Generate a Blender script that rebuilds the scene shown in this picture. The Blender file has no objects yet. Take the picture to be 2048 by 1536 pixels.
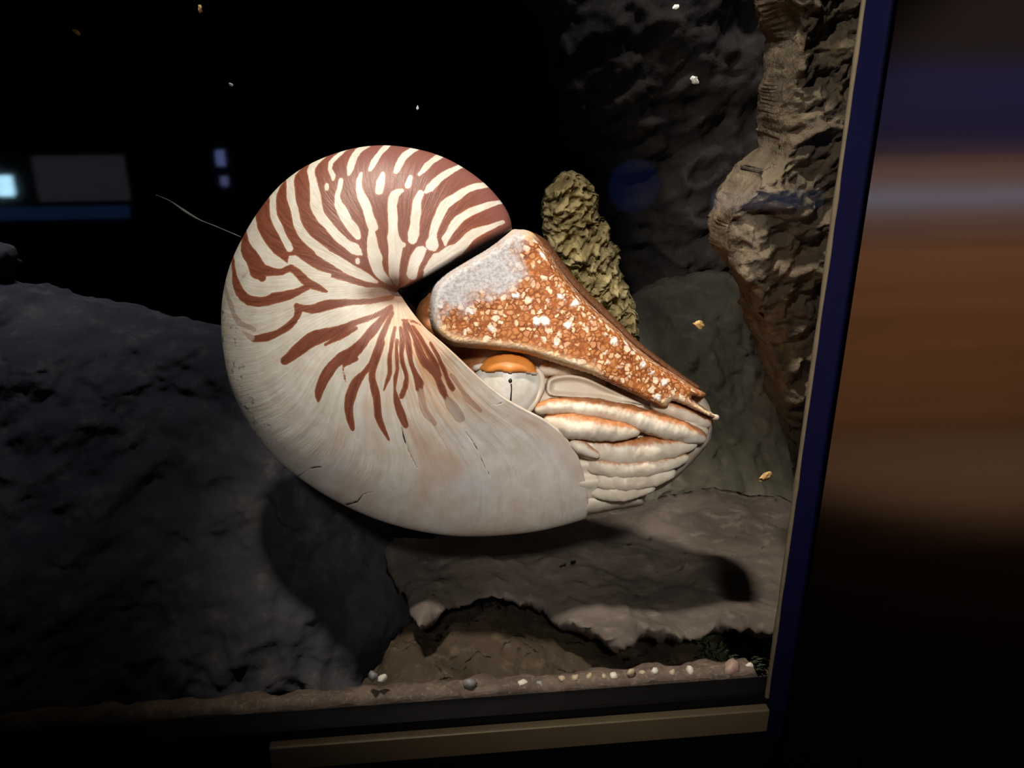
import bpy, math, random
import numpy as np
from mathutils import Vector, Matrix, noise
from mathutils.geometry import delaunay_2d_cdt

random.seed(4)
scn = bpy.context.scene
COL = scn.collection

# ------------------------------------------------------------------ camera
FPX = 1700.0                       # focal length in pixels of the 2048 x 1536 frame
PITCH, YAW = math.radians(21.6), math.radians(5.9)
CAM = np.array([0.0, -0.25, 1.30])
FWD = np.array([math.sin(YAW)*math.cos(PITCH), math.cos(YAW)*math.cos(PITCH), -math.sin(PITCH)])
RGT = np.array([math.cos(YAW), -math.sin(YAW), 0.0])
UPV = np.cross(RGT, FWD)
ROT = Matrix(((RGT[0], UPV[0], -FWD[0]), (RGT[1], UPV[1], -FWD[1]), (RGT[2], UPV[2], -FWD[2])))
cd = bpy.data.cameras.new('camera'); cam = bpy.data.objects.new('camera', cd); COL.objects.link(cam)
cd.sensor_width = 36.0; cd.lens = FPX/2048*36; cd.clip_start = 0.01; cd.clip_end = 50
cam.matrix_world = Matrix.Translation(Vector(CAM)) @ ROT.to_4x4()
scn.camera = cam

# ------------------------------------------------------------------ world, lamps, exposure
w = bpy.data.worlds.new('World'); scn.world = w; w.use_nodes = True
w.node_tree.nodes['Background'].inputs[0].default_value = (0.10, 0.14, 0.35, 1)
w.node_tree.nodes['Background'].inputs[1].default_value = 0.01
scn.view_settings.view_transform = 'Standard'; scn.view_settings.look = 'None'
scn.view_settings.exposure = 0.0; scn.view_settings.gamma = 1.0
scn.view_settings.use_curve_mapping = False

def lamp(name, kind, loc, aim, energy, col, **kw):
    d = bpy.data.lights.new(name, kind); d.energy = energy; d.color = col
    for k, v in kw.items(): setattr(d, k, v)
    o = bpy.data.objects.new(name, d); COL.objects.link(o)
    o.location = loc
    o.rotation_euler = (Vector(aim)-Vector(loc)).to_track_quat('-Z', 'Y').to_euler()
    return o
# the exhibit spotlight hanging over the tank, close behind the pane
lamp('tank_spotlight', 'SPOT', (-0.09, 0.035, 1.80), (0.06, 0.11, 1.16), 23.0, (1.0, 0.90, 0.76),
     spot_size=math.radians(34), spot_blend=0.9, shadow_soft_size=0.03)
# added fill lamps over the tank rear, for rear rock and boulder crest
lamp('rear_fill_light', 'AREA', (0.38, 0.42, 2.20), (0.36, 0.56, 1.15), 0.18, (1.0, 0.93, 0.88), shape='RECTANGLE', size=0.3, size_y=0.12, spread=math.radians(60))
lamp('rear_fill_light', 'AREA', (-0.30, 0.48, 2.20), (-0.28, 0.46, 1.15), 0.45, (0.95, 0.95, 1.0), shape='RECTANGLE', size=0.3, size_y=0.1, spread=math.radians(36))
lamp('gallery_fill_spot', 'SPOT', (-0.60, -0.90, 2.25), (0.26, 0.25, 1.26), 40.0, (1.0, 0.90, 0.78),
     spot_size=math.radians(15), spot_blend=0.9, shadow_soft_size=0.06)  # added spot through the pane to brighten the craggy and rear rocks
# added spot that fills the nautilus from the front, then the wall downlight
lamp('gallery_fill_spot', 'SPOT', (-0.08, -1.05, 2.12), (0.07, 0.1, 1.175), 125.0, (1.0, 0.92, 0.84),
     spot_size=math.radians(9.6), spot_blend=0.8, shadow_soft_size=0.10)
lamp('gallery_wall_downlight', 'SPOT', (1.9, -1.3, 2.45), (1.8, -2.4, 0.62), 260.0, (1.0, 0.76, 0.56),
     spot_size=math.radians(46), spot_blend=0.6, shadow_soft_size=0.05)

# ------------------------------------------------------------------ helpers
def pl(px, py, Y):
    d = FWD + RGT*((px-1024)/FPX) - UPV*((py-768)/FPX)
    return CAM + d*((Y-CAM[1])/d[1])
def tag(o, label=None, cat=None, group=None, kind=None):
    if label: o['label'] = label
    if cat: o['category'] = cat
    if group: o['group'] = group
    if kind: o['kind'] = kind
    return o
def mesh_obj(name, verts, faces, mat, parent=None, smooth=True):
    me = bpy.data.meshes.new(name)
    me.from_pydata([tuple(map(float, v)) for v in verts], [], [tuple(map(int, f)) for f in faces])
    if smooth: me.shade_smooth()
    me.materials.append(mat)
    o = bpy.data.objects.new(name, me); COL.objects.link(o)
    if parent: o.parent = parent
    return o
def attr(o, name, vals):
    a = o.data.attributes.new(name, 'FLOAT', 'POINT')
    a.data.foreach_set('value', np.asarray(vals, dtype=np.float32))
def attrv(o, name, vals):
    a = o.data.attributes.new(name, 'FLOAT_VECTOR', 'POINT')
    a.data.foreach_set('vector', np.asarray(vals, dtype=np.float32).ravel())
def box(name, lo, hi, mat, parent=None, bev=0.0):
    import bmesh
    bm = bmesh.new(); bmesh.ops.create_cube(bm, size=1)
    c = [(lo[i]+hi[i])/2 for i in range(3)]; s = [hi[i]-lo[i] for i in range(3)]
    for v in bm.verts:
        for i in range(3): v.co[i] = c[i]+v.co[i]*s[i]
    if bev: bmesh.ops.bevel(bm, geom=bm.edges[:], offset=bev, segments=3, affect='EDGES', profile=0.5)
    me = bpy.data.meshes.new(name); bm.to_mesh(me); bm.free(); me.materials.append(mat)
    o = bpy.data.objects.new(name, me); COL.objects.link(o)
    if parent: o.parent = parent
    return o
def empty(name, loc=(0, 0, 0)):
    o = bpy.data.objects.new(name, None); COL.objects.link(o); o.location = loc; o.empty_display_size = 0.02
    return o

def spline(pts, step, closed=False):
    """Catmull-Rom through pts (any number of columns), resampled about every `step` in the first two."""
    P = np.asarray(pts, float); n = len(P); out = []
    rng = range(n) if closed else range(n-1)
    for i in rng:
        if closed: a, b, c, d = P[(i-1) % n], P[i], P[(i+1) % n], P[(i+2) % n]
        else:
            b, c = P[i], P[i+1]; a = P[i-1] if i else 2*b-c; d = P[i+2] if i+2 < n else 2*c-b
        m = max(1, int(np.linalg.norm((c-b)[:2])/step))
        for k in range(m):
            t = k/m
            out.append(0.5*((2*b)+(c-a)*t+(2*a-5*b+4*c-d)*t*t+(3*b-3*c+d-a)*t**3))
    if not closed: out.append(P[-1])
    return np.array(out)
def seg_dist(Q, A, B):
    d = B-A; L = max(float(d@d), 1e-9)
    t = np.clip(((Q-A)@d)/L, 0, 1)
    return np.linalg.norm(Q-(A+t[:, None]*d), axis=1), t
def poly_sd(Q, poly):
    """signed distance, positive inside"""
    poly = np.asarray(poly, float); n = len(poly)
    best = np.full(len(Q), 1e9); ins = np.zeros(len(Q), bool)
    x, y = Q[:, 0], Q[:, 1]
    for i in range(n):
        A, B = poly[i], poly[(i+1) % n]
        d, _ = seg_dist(Q, A, B); best = np.minimum(best, d)
        c = (A[1] > y) != (B[1] > y)
        if abs(B[1]-A[1]) > 1e-9:
            xi = A[0]+(y-A[1])*(B[0]-A[0])/(B[1]-A[1]); ins ^= c & (x < xi)
    return np.where(ins, best, -best)
def strokes_sd(Q, strokes):
    best = np.full(len(Q), -1e3)
    for s in strokes:
        s = np.asarray(s, float)
        lo = s[:, :2].min(0)-60; hi = s[:, :2].max(0)+60
        m = np.where(((Q > lo) & (Q < hi)).all(1))[0]
        if not len(m): continue
        q = Q[m]
        s2 = spline(s, 8) if len(s) > 2 else s
        b = best[m]
        for i in range(len(s2)-1):
            d, t = seg_dist(q, s2[i, :2], s2[i+1, :2])
            b = np.maximum(b, s2[i, 2]+(s2[i+1, 2]-s2[i, 2])*t-d)
        best[m] = b
    return best
def fill(outline, spacing):
    """outline (closed, Nx2) -> 2D points (outline first), triangles, distance to the outline"""
    ol = spline(outline, spacing*0.8, True)
    lo, hi = ol.min(0), ol.max(0)
    gx = np.arange(lo[0], hi[0], spacing); gy = np.arange(lo[1], hi[1], spacing*0.866)
    G = np.array([(x+(0.5*spacing if j % 2 else 0), y) for j, y in enumerate(gy) for x in gx])
    sd = poly_sd(G, ol); G = G[sd > spacing*0.55]; sd = sd[sd > spacing*0.55]
    pts = np.vstack([ol, G]); n = len(ol)
    vs, es, fs, *_ = delaunay_2d_cdt([Vector(p) for p in pts], [(i, (i+1) % n) for i in range(n)], [], 1, 1e-6)
    V = np.array([tuple(v) for v in vs]); d = np.maximum(poly_sd(V, ol), 0)
    d[:n] = 0 if len(V) == len(pts) else d[:n]
    return V, [tuple(f) for f in fs], d, n
def solid(name, outline, spacing, place, front, back, mat, parent=None):
    """closed body grown from an outline: front/back give the depth of each point in pixel units"""
    V, F, d, n = fill(outline, spacing)
    d = np.where(d < spacing*0.3, 0, d)
    hf = front(d, V); hb = back(d, V)
    bound = d <= 0
    idx_b = np.zeros(len(V), int); verts = [place(V[:, 0], V[:, 1], hf)]
    k = len(V); inner = np.where(~bound)[0]
    idx_b[bound] = np.where(bound)[0]; idx_b[inner] = k+np.arange(len(inner))
    verts.append(place(V[inner, 0], V[inner, 1], -hb[inner]))
    P = np.vstack(verts)
    faces = []
    for f in F:
        a, b, c = [P[i] for i in f]
        faces.append(f); g = tuple(idx_b[i] for i in reversed(f))
        if g != tuple(reversed(f)): faces.append(g)
    o = mesh_obj(name, P, faces, mat, parent)
    import bmesh
    bm = bmesh.new(); bm.from_mesh(o.data); bmesh.ops.recalc_face_normals(bm, faces=bm.faces[:]); bm.to_mesh(o.data); bm.free()
    o.data.shade_smooth()
    Q = np.vstack([V, V[inner]]); D = np.concatenate([d, d[inner]])
    return o, Q, D
def rnd(w, p=2.0, q=None):
    q = q or p
    return lambda d: (1-(1-np.clip(d/w, 0, 1))**p)**(1/q)
def smooth(x, a, b):
    t = np.clip((x-a)/(b-a), 0, 1); return t*t*(3-2*t)

# ------------------------------------------------------------------ node material helper
class M:
    def __init__(s, name, rough=0.6, spec=0.4, metal=0.0):
        s.m = bpy.data.materials.new(name); s.m.use_nodes = True
        s.nt = s.m.node_tree; s.b = s.nt.nodes['Principled BSDF']
        s.b.inputs['Roughness'].default_value = rough
        s.b.inputs['Specular IOR Level'].default_value = spec
        s.b.inputs['Metallic'].default_value = metal
    def n(s, t, **kw):
        x = s.nt.nodes.new(t)
        for k, v in kw.items(): setattr(x, k, v)
        return x
    def put(s, sock, v):
        if isinstance(v, bpy.types.NodeSocket): s.nt.links.new(v, sock)
        else:
            if isinstance(v, (tuple, list)) and len(v) == 3 and sock.type == 'RGBA': v = (*v, 1)
            sock.default_value = v
    def math(s, op, a, b=None, c=None, clamp=False):
        x = s.n('ShaderNodeMath', operation=op, use_clamp=clamp); s.put(x.inputs[0], a)
        if b is not None: s.put(x.inputs[1], b)
        if c is not None: s.put(x.inputs[2], c)
        return x.outputs[0]
    def mix(s, f, a, b, blend='MIX'):
        x = s.n('ShaderNodeMix', data_type='RGBA', blend_type=blend)
        s.put(x.inputs[0], f); s.put(x.inputs[6], a); s.put(x.inputs[7], b); return x.outputs[2]
    def at(s, name, vec=False):
        x = s.n('ShaderNodeAttribute', attribute_name=name); return x.outputs['Vector' if vec else 'Fac']
    def obj(s): return s.n('ShaderNodeTexCoord').outputs['Object']
    def mapp(s, v, scale):
        x = s.n('ShaderNodeMapping'); s.put(x.inputs[0], v); x.inputs['Scale'].default_value = scale; return x.outputs[0]
    def noise(s, v, scale, detail=4, rough=0.55, dist=0.0):
        x = s.n('ShaderNodeTexNoise'); s.put(x.inputs['Vector'], v)
        x.inputs['Scale'].default_value = scale; x.inputs['Detail'].default_value = detail
        x.inputs['Roughness'].default_value = rough; x.inputs['Distortion'].default_value = dist
        return x.outputs['Fac']
    def vor(s, v, scale, feature='F1', rand=1.0, out='Distance'):
        x = s.n('ShaderNodeTexVoronoi', feature=feature); s.put(x.inputs['Vector'], v)
        x.inputs['Scale'].default_value = scale; x.inputs['Randomness'].default_value = rand
        return x.outputs[out]
    def ss(s, v, a, b):
        x = s.n('ShaderNodeMapRange', interpolation_type='SMOOTHSTEP'); s.put(x.inputs[0], v)
        x.inputs[1].default_value = a; x.inputs[2].default_value = b; return x.outputs[0]
    def bump(s, h, strength, dist):
        x = s.n('ShaderNodeBump'); x.inputs['Strength'].default_value = strength; x.inputs['Distance'].default_value = dist
        s.put(x.inputs['Height'], h); s.nt.links.new(x.outputs[0], s.b.inputs['Normal'])
    def col(s, v): s.put(s.b.inputs['Base Color'], v); return s
def plain(name, c, rough=0.6, spec=0.4, metal=0.0, var=0.15, scale=60):
    k = M(name, rough, spec, metal)
    nz = k.noise(k.obj(), scale, 4)
    k.col(k.mix(nz, tuple(x*(1-var) for x in c), tuple(min(1, x*(1+var)) for x in c)))
    return k.m

# ------------------------------------------------------------------ materials
def mat_rock(name, c1, c2, c3, sc=22, bump=0.6, bd=0.004, rough=0.8, crev=0.5):
    k = M(name, rough, 0.25); v = k.obj()
    a = k.noise(v, sc, 8, 0.6, 0.6); b = k.noise(v, sc*4.3, 6, 0.65); c = k.vor(v, sc*2.2, 'F1')
    col = k.mix(k.ss(a, 0.35, 0.65), c1, c2)
    col = k.mix(k.math('MULTIPLY', k.ss(b, 0.5, 0.72), 0.8), col, c3)
    k.col(col)
    h = k.math('ADD', k.math('MULTIPLY', a, 1.0), k.math('MULTIPLY', b, 0.45))
    h = k.math('ADD', h, k.math('MULTIPLY', c, crev))
    k.bump(h, bump, bd)
    return k.m
R_LEFT = mat_rock('grey_blue_rock', (0.034, 0.033, 0.045), (0.06, 0.058, 0.066), (0.10, 0.095, 0.085), 18)
R_LEDGE = mat_rock('taupe_rock', (0.088, 0.070, 0.058), (0.14, 0.113, 0.092), (0.19, 0.16, 0.13), 24, 0.5, 0.003)
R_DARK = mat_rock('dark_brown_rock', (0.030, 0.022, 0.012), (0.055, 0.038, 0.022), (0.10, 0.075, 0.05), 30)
R_CRAG = mat_rock('craggy_brown_rock', (0.10, 0.08, 0.055), (0.17, 0.132, 0.09), (0.27, 0.21, 0.12), 26, 0.8, 0.006)
R_SLOPE = mat_rock('olive_grey_rock', (0.10, 0.097, 0.07), (0.16, 0.15, 0.11), (0.21, 0.19, 0.14), 18, 0.7, 0.003, crev=0.2)
R_REAR = mat_rock('dim_grey_rock', (0.10, 0.092, 0.095), (0.18, 0.165, 0.155), (0.24, 0.21, 0.18), 16, 0.6, 0.006)
R_YEL = mat_rock('yellow_encrusted_rock', (0.33, 0.26, 0.11), (0.85, 0.70, 0.34), (0.62, 0.46, 0.22), 45, 0.9, 0.006)
def mat_algae():
    k = M('green_algae', 0.7, 0.3); v = k.obj()
    k.col(k.mix(k.noise(v, 140, 4), (0.012, 0.022, 0.008), (0.06, 0.075, 0.03))); k.bump(k.noise(v, 300, 4), 0.6, 0.002)
    return k.m
ALGAE = mat_algae()
SAND = mat_rock('pinkish_sand', (0.09, 0.065, 0.05), (0.15, 0.11, 0.085), (0.24, 0.19, 0.14), 120, 0.5, 0.001)
GRAVEL = [plain('gravel_%s' % n, c, 0.5, 0.5, 0, 0.3, 300) for n, c in
          (('tan', (0.42, 0.33, 0.22)), ('grey', (0.20, 0.20, 0.19)), ('white', (0.6, 0.56, 0.48)), ('pink', (0.32, 0.21, 0.17)))]
BLACK = plain('black_frame_paint', (0.004, 0.004, 0.005), 0.5, 0.2)
TANKDARK = plain('dark_tank_lining', (0.004, 0.005, 0.012), 0.9, 0.1)
NAVY = plain('navy_frame_paint', (0.004, 0.005, 0.036), 0.35, 0.4)
BEAD = plain('tan_sealant', (0.24, 0.19, 0.12), 0.5, 0.4, 0, 0.3, 200)
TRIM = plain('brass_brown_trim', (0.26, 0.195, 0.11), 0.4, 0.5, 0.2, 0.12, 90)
def mat_panel():
    k = M('brushed_bronze_panel', 0.2, 0.5, 1.0); v = k.obj()
    s = k.noise(k.mapp(v, (2.0, 2.0, 160.0)), 1.0, 6, 0.7)
    k.col(k.mix(s, (0.32, 0.27, 0.24), (0.52, 0.45, 0.40)))
    k.put(k.b.inputs['Roughness'], k.math('ADD', k.math('MULTIPLY', s, 0.06), 0.06))
    return k.m
PANEL = mat_panel()
def mat_glass():
    k = M('clear_acrylic'); nt = k.nt; nt.nodes.remove(k.b)
    out = nt.nodes['Material Output']
    lw = k.n('ShaderNodeLayerWeight'); lw.inputs[0].default_value = 0.5
    f = k.math('ADD', k.math('MULTIPLY', k.math('POWER', lw.outputs['Facing'], 5.0), 0.9), 0.035)
    tr = k.n('ShaderNodeBsdfTransparent'); tr.inputs[0].default_value = (0.985, 0.99, 1.0, 1)
    gl = k.n('ShaderNodeBsdfGlossy'); gl.inputs['Roughness'].default_value = 0.03
    mx = k.n('ShaderNodeMixShader'); k.put(mx.inputs[0], f)
    nt.links.new(tr.outputs[0], mx.inputs[1]); nt.links.new(gl.outputs[0], mx.inputs[2])
    nt.links.new(mx.outputs[0], out.inputs[0])
    return k.m
GLASS = mat_glass()
def mat_emit(name, c, s):
    k = M(name); nz = k.noise(k.obj(), 25, 2)
    k.put(k.b.inputs['Base Color'], (0.02, 0.02, 0.02))
    k.put(k.b.inputs['Emission Color'], k.mix(nz, tuple(x*0.75 for x in c), c)); k.b.inputs['Emission Strength'].default_value = s
    return k.m

# ================================================================== THE SETTING
# gallery
WALLK = plain('charcoal_wall_paint', (0.01, 0.01, 0.013), 0.8, 0.2)
NAVYW = plain('navy_wall_paint', (0.012, 0.016, 0.10), 0.8, 0.2)
def mat_plank():
    k = M('warm_wood_plank', 0.45, 0.4); v = k.obj()
    s = k.noise(k.mapp(v, (1.2, 1.2, 40)), 1.0, 6, 0.7)
    k.col(k.mix(s, (0.19, 0.10, 0.055), (0.42, 0.26, 0.16))); return k.m
PLANK = mat_plank()
GREYP = plain('grey_mauve_plank', (0.20, 0.15, 0.14), 0.6, 0.3, 0, 0.2, 8)
tag(box('floor', (-3, -2.4, -0.05), (3, 0.0, 0.0), plain('brown_floor', (0.13, 0.10, 0.075), 0.8, 0.2)), 'brown floor of the visitor gallery', 'floor', kind='structure')
tag(box('ceiling', (-3, -2.4, 2.6), (3, 1.2, 2.65), WALLK), 'dark ceiling over gallery and tank', 'ceiling', kind='structure')
wb = tag(box('wall_back', (-3, -2.46, 0), (3, -2.4, 2.6), WALLK), 'dark gallery wall opposite the tank', 'wall', kind='structure')
tag(box('wall_left', (-3.05, -2.46, 0), (-3, 1.2, 2.6), WALLK), 'dark side wall beyond the left of the tank', 'wall', kind='structure')
tag(box('wall_right', (3, -2.46, 0), (3.05, 1.2, 2.6), WALLK), 'dark side wall at the right of the gallery', 'wall', kind='structure')
for i in range(7):
    z0 = 0.02+i*0.137
    box('plank', (1.12, -2.4, z0), (3.0, -2.375, z0+0.127), GREYP if i >= 5 else PLANK, wb, 0.004)
box('navy_band', (1.12, -2.4, 0.985), (3.0, -2.39, 1.26), NAVYW, wb)
# front wall around the tank window
BX = 0.1252; BZ = 1.067
wf = empty('wall_front', (0, 0, 0)); tag(wf, 'black facade below the tank window with a brushed bronze panel beside it', 'wall', kind='structure')
box('wall_base', (-3, 0.0, 0.0), (BX+0.007, 0.0103, BZ), BLACK, wf)
box('wall_head', (-3, 0.0, 1.95), (BX+0.007, 0.10, 2.6), BLACK, wf)
box('side_wall', (-3, 0.0, BZ), (-1.2, 0.10, 1.95), BLACK, wf)
box('bronze_panel', (BX+0.0075, -0.003, 0.0), (3, 0.0018, 2.6), PANEL, wf, 0.001)
# the window itself
w1 = empty('window_1', (-0.5, 0, BZ)); tag(w1, 'clear acrylic viewing pane with navy edge post and tan sealant bead', 'window', kind='structure')
def wpart(name, lo, hi, mat, bev=0.0):
    o = box(name, lo, hi, mat, None, bev); o.parent = w1; o.location = (0.5, 0, -BZ); return o
wpart('glass_pane', (-1.2, 0.002, BZ), (BX+0.03, 0.010, 1.95), GLASS)
wpart('edge_post', (BX, -0.0012, BZ-0.02), (BX+0.0078, 0.0018, 1.95), NAVY, 0.0)
# sealant bead, slightly lumpy
bead = []; fc = []
nz_ = 260
for i in range(nz_+1):
    z = BZ+(1.95-BZ)*i/nz_
    r = 0.00075*(1+0.45*noise.noise((z*90, 0.3, 1.2))+0.3*max(0, noise.noise((z*300, 4, 2))-0.25))
    for j in range(8):
        a = j/8*2*math.pi; bead.append((BX-0.0006+math.cos(a)*r+0.5, -0.0009+math.sin(a)*r*1.2, z-BZ))
for i in range(nz_):
    for j in range(8): fc.append((i*8+j, i*8+(j+1) % 8, (i+1)*8+(j+1) % 8, (i+1)*8+j))
mesh_obj('sealant_bead', bead, fc, BEAD, w1)
# trim strip under the window, cut short on the left to imitate shade
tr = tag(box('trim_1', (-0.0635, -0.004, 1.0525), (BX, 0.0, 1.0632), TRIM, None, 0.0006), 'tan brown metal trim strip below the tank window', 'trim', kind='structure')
# tank shell
tag(box('wall_tank_rear', (-1.3, 1.1, 0.6), (1.3, 1.15, 2.6), TANKDARK), 'black rear wall of the tank', 'wall', kind='structure')
tag(box('wall_tank_left', (-1.3, 0.1, 0.6), (-1.25, 1.1, 2.6), TANKDARK), 'black left wall of the tank', 'wall', kind='structure')
tag(box('wall_tank_right', (0.75, 0.03, 0.6), (0.8, 1.1, 2.6), TANKDARK), 'black right wall of the tank', 'wall', kind='structure')
tag(box('floor_tank', (-1.3, 0.1, 0.55), (0.8, 1.15, 0.6), TANKDARK), 'dark bottom of the tank', 'floor', kind='structure')

# ================================================================== ROCKS
def rock(name, outline, y0, fdepth, bdepth, wpx, spacing, mat, label, amp, nsc, ridged=0.0, fine=0.0, tilt=0.0, cat='rock', seed=0.0, p=2.0):
    yt, yb = y0 if isinstance(y0, tuple) else (y0, y0); K = ((yt+yb)/2-CAM[1])/FPX*1.08
    ymin = min(q[1] for q in outline); ymax = max(q[1] for q in outline)
    def place(x, y, o):
        P = np.array([pl(a, b, yt+(yb-yt)*(b-ymin)/(ymax-ymin)-max(h, 0)*K) for a, b, h in zip(x, y, o)])
        P[:, 1] += np.maximum(-o, 0)*K
        out = []
        for q in P:
            v = Vector((q[0]*nsc+seed, q[1]*nsc*0.8, q[2]*nsc))
            n = noise.fractal(v, 0.9, 2.1, 5)
            dz = noise.fractal(v+Vector((7, 3, 1)), 0.9, 2.1, 4)
            if ridged:
                v2 = Vector((q[0]*nsc*1.3+seed, q[1]*nsc, q[2]*nsc*1.7-q[0]*nsc*0.8))
                n += ridged*(1.0-2.2*abs(noise.fractal(v2, 0.8, 2.2, 4)))
            if fine: n += fine*noise.noise(v*6.0)
            out.append((q[0]+amp*0.35*dz, q[1]-amp*n, q[2]+amp*0.35*dz))
        return np.array(out)
    f = rnd(wpx, p)
    ymin = min(q[1] for q in outline); ymax = max(q[1] for q in outline)
    def front(d, V): return f(d)*fdepth/K*(1+tilt*((V[:, 1]-ymin)/(ymax-ymin)-0.5))
    def back(d, V): return f(d)*bdepth/K
    o, Q, D = solid(name, outline, spacing, place, front, back, mat)
    tag(o, label, cat); return o

rock('boulder', [(-120, 540), (0, 562), (70, 575), (150, 600), (300, 630), (440, 660), (580, 705), (700, 810), (765, 960), (790, 1075), (800, 1130), (838, 1228), (800, 1290), (765, 1338), (740, 1460), (400, 1500), (0, 1540), (-240, 1540), (-260, 900)],
     (0.30, 0.085), 0.045, 0.07, 300, 8, R_LEFT, 'large dim grey boulder with a sloping crest left of the nautilus', 0.012, 17, 0.25, 0.08, 0.3)
rock('ledge_rock', [(770, 1085), (860, 1078), (1000, 1060), (1200, 1030), (1400, 985), (1560, 1000), (1660, 1050), (1680, 1290), (1560, 1268), (1420, 1262), (1300, 1272), (1215, 1285), (1140, 1255), (1080, 1222), (1020, 1209), (960, 1212), (900, 1226), (838, 1255), (800, 1180)],
     (0.24, 0.045), 0.022, 0.025, 110, 6, R_LEDGE, 'taupe flat rock ledge lying under the nautilus', 0.007, 34, 0.4, 0.18, 0.6)
rock('cave_rock', [(755, 1345), (800, 1270), (880, 1236), (1020, 1216), (1200, 1262), (1420, 1255), (1640, 1258), (1680, 1460), (740, 1480)],
     (0.100, 0.030), 0.013, 0.02, 90, 6, R_DARK, 'dark brown rounded rock in the hollow under the ledge', 0.006, 40, 0.7, 0.3, 0.6)
rock('slope_rock', [(1170, 720), (1240, 610), (1300, 568), (1400, 548), (1480, 560), (1512, 650), (1540, 780), (1600, 900), (1680, 1000), (1680, 1120), (1380, 1120), (1200, 1000)],
     (0.48, 0.27), 0.05, 0.03, 200, 6.5, R_SLOPE, 'smooth olive grey rock slope behind the tip of the hood', 0.013, 18, 0.35, 0.06, 0.5)
rock('craggy_rock', [(1573, -80), (1570, 100), (1568, 220), (1555, 300), (1505, 350), (1462, 420), (1458, 500), (1484, 570), (1516, 640), (1538, 720), (1571, 820), (1616, 960), (1656, 1080), (1850, 1060), (1880, 500), (1880, -80)],
     0.10, 0.018, 0.05, 60, 4.5, R_CRAG, 'craggy brown rock wall rising along the right edge of the pane', 0.009, 38, 0.5, 0.25)
rock('rear_rock', [(1066, -80), (1076, 80), (1086, 200), (1108, 270), (1160, 330), (1190, 400), (1215, 480), (1240, 600), (1260, 800), (1500, 800), (1700, 600), (1700, -80)],
     0.62, 0.08, 0.12, 230, 8, R_REAR, 'dim grey rock column standing in the rear above the slope', 0.022, 9, 0.5, 0.1)
rock('encrusted_rock', [(1130, 343), (1162, 345), (1190, 395), (1212, 450), (1240, 530), (1262, 600), (1275, 680), (1225, 720), (1150, 640), (1100, 560), (1085, 480), (1082, 420), (1098, 370)],
     0.30, 0.025, 0.025, 70, 3.5, R_YEL, 'small yellow encrusted rock just behind the hood', 0.009, 60, 0.8, 0.5)
rock('stone', [(-80, 480), (0, 490), (22, 505), (28, 540), (0, 580), (-90, 580)], 0.31, 0.02, 0.02, 40, 5, R_LEFT, 'small dim stone on the crest of the grey boulder', 0.003, 40)

# ================================================================== NAUTILUS
D0 = 0.385; KP = D0/FPX
nau = empty('nautilus'); nau.matrix_world = Matrix.Translation(Vector(CAM+FWD*D0)) @ ROT.to_4x4()
tag(nau, 'chambered nautilus with brown striped white shell and mottled orange hood, swimming', 'nautilus')
def loc(px, py, o):
    px, py, o = np.asarray(px, float), np.asarray(py, float), np.asarray(o, float)+np.zeros_like(np.asarray(px, float))
    dep = D0-o*KP
    return np.stack([(px-1024)/FPX*dep, -(py-768)/FPX*dep, o*KP], -1)
def proj(P):
    dep = D0-P[:, 2]; return np.stack([1024+P[:, 0]/dep*FPX, 768-P[:, 1]/dep*FPX], -1)

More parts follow.
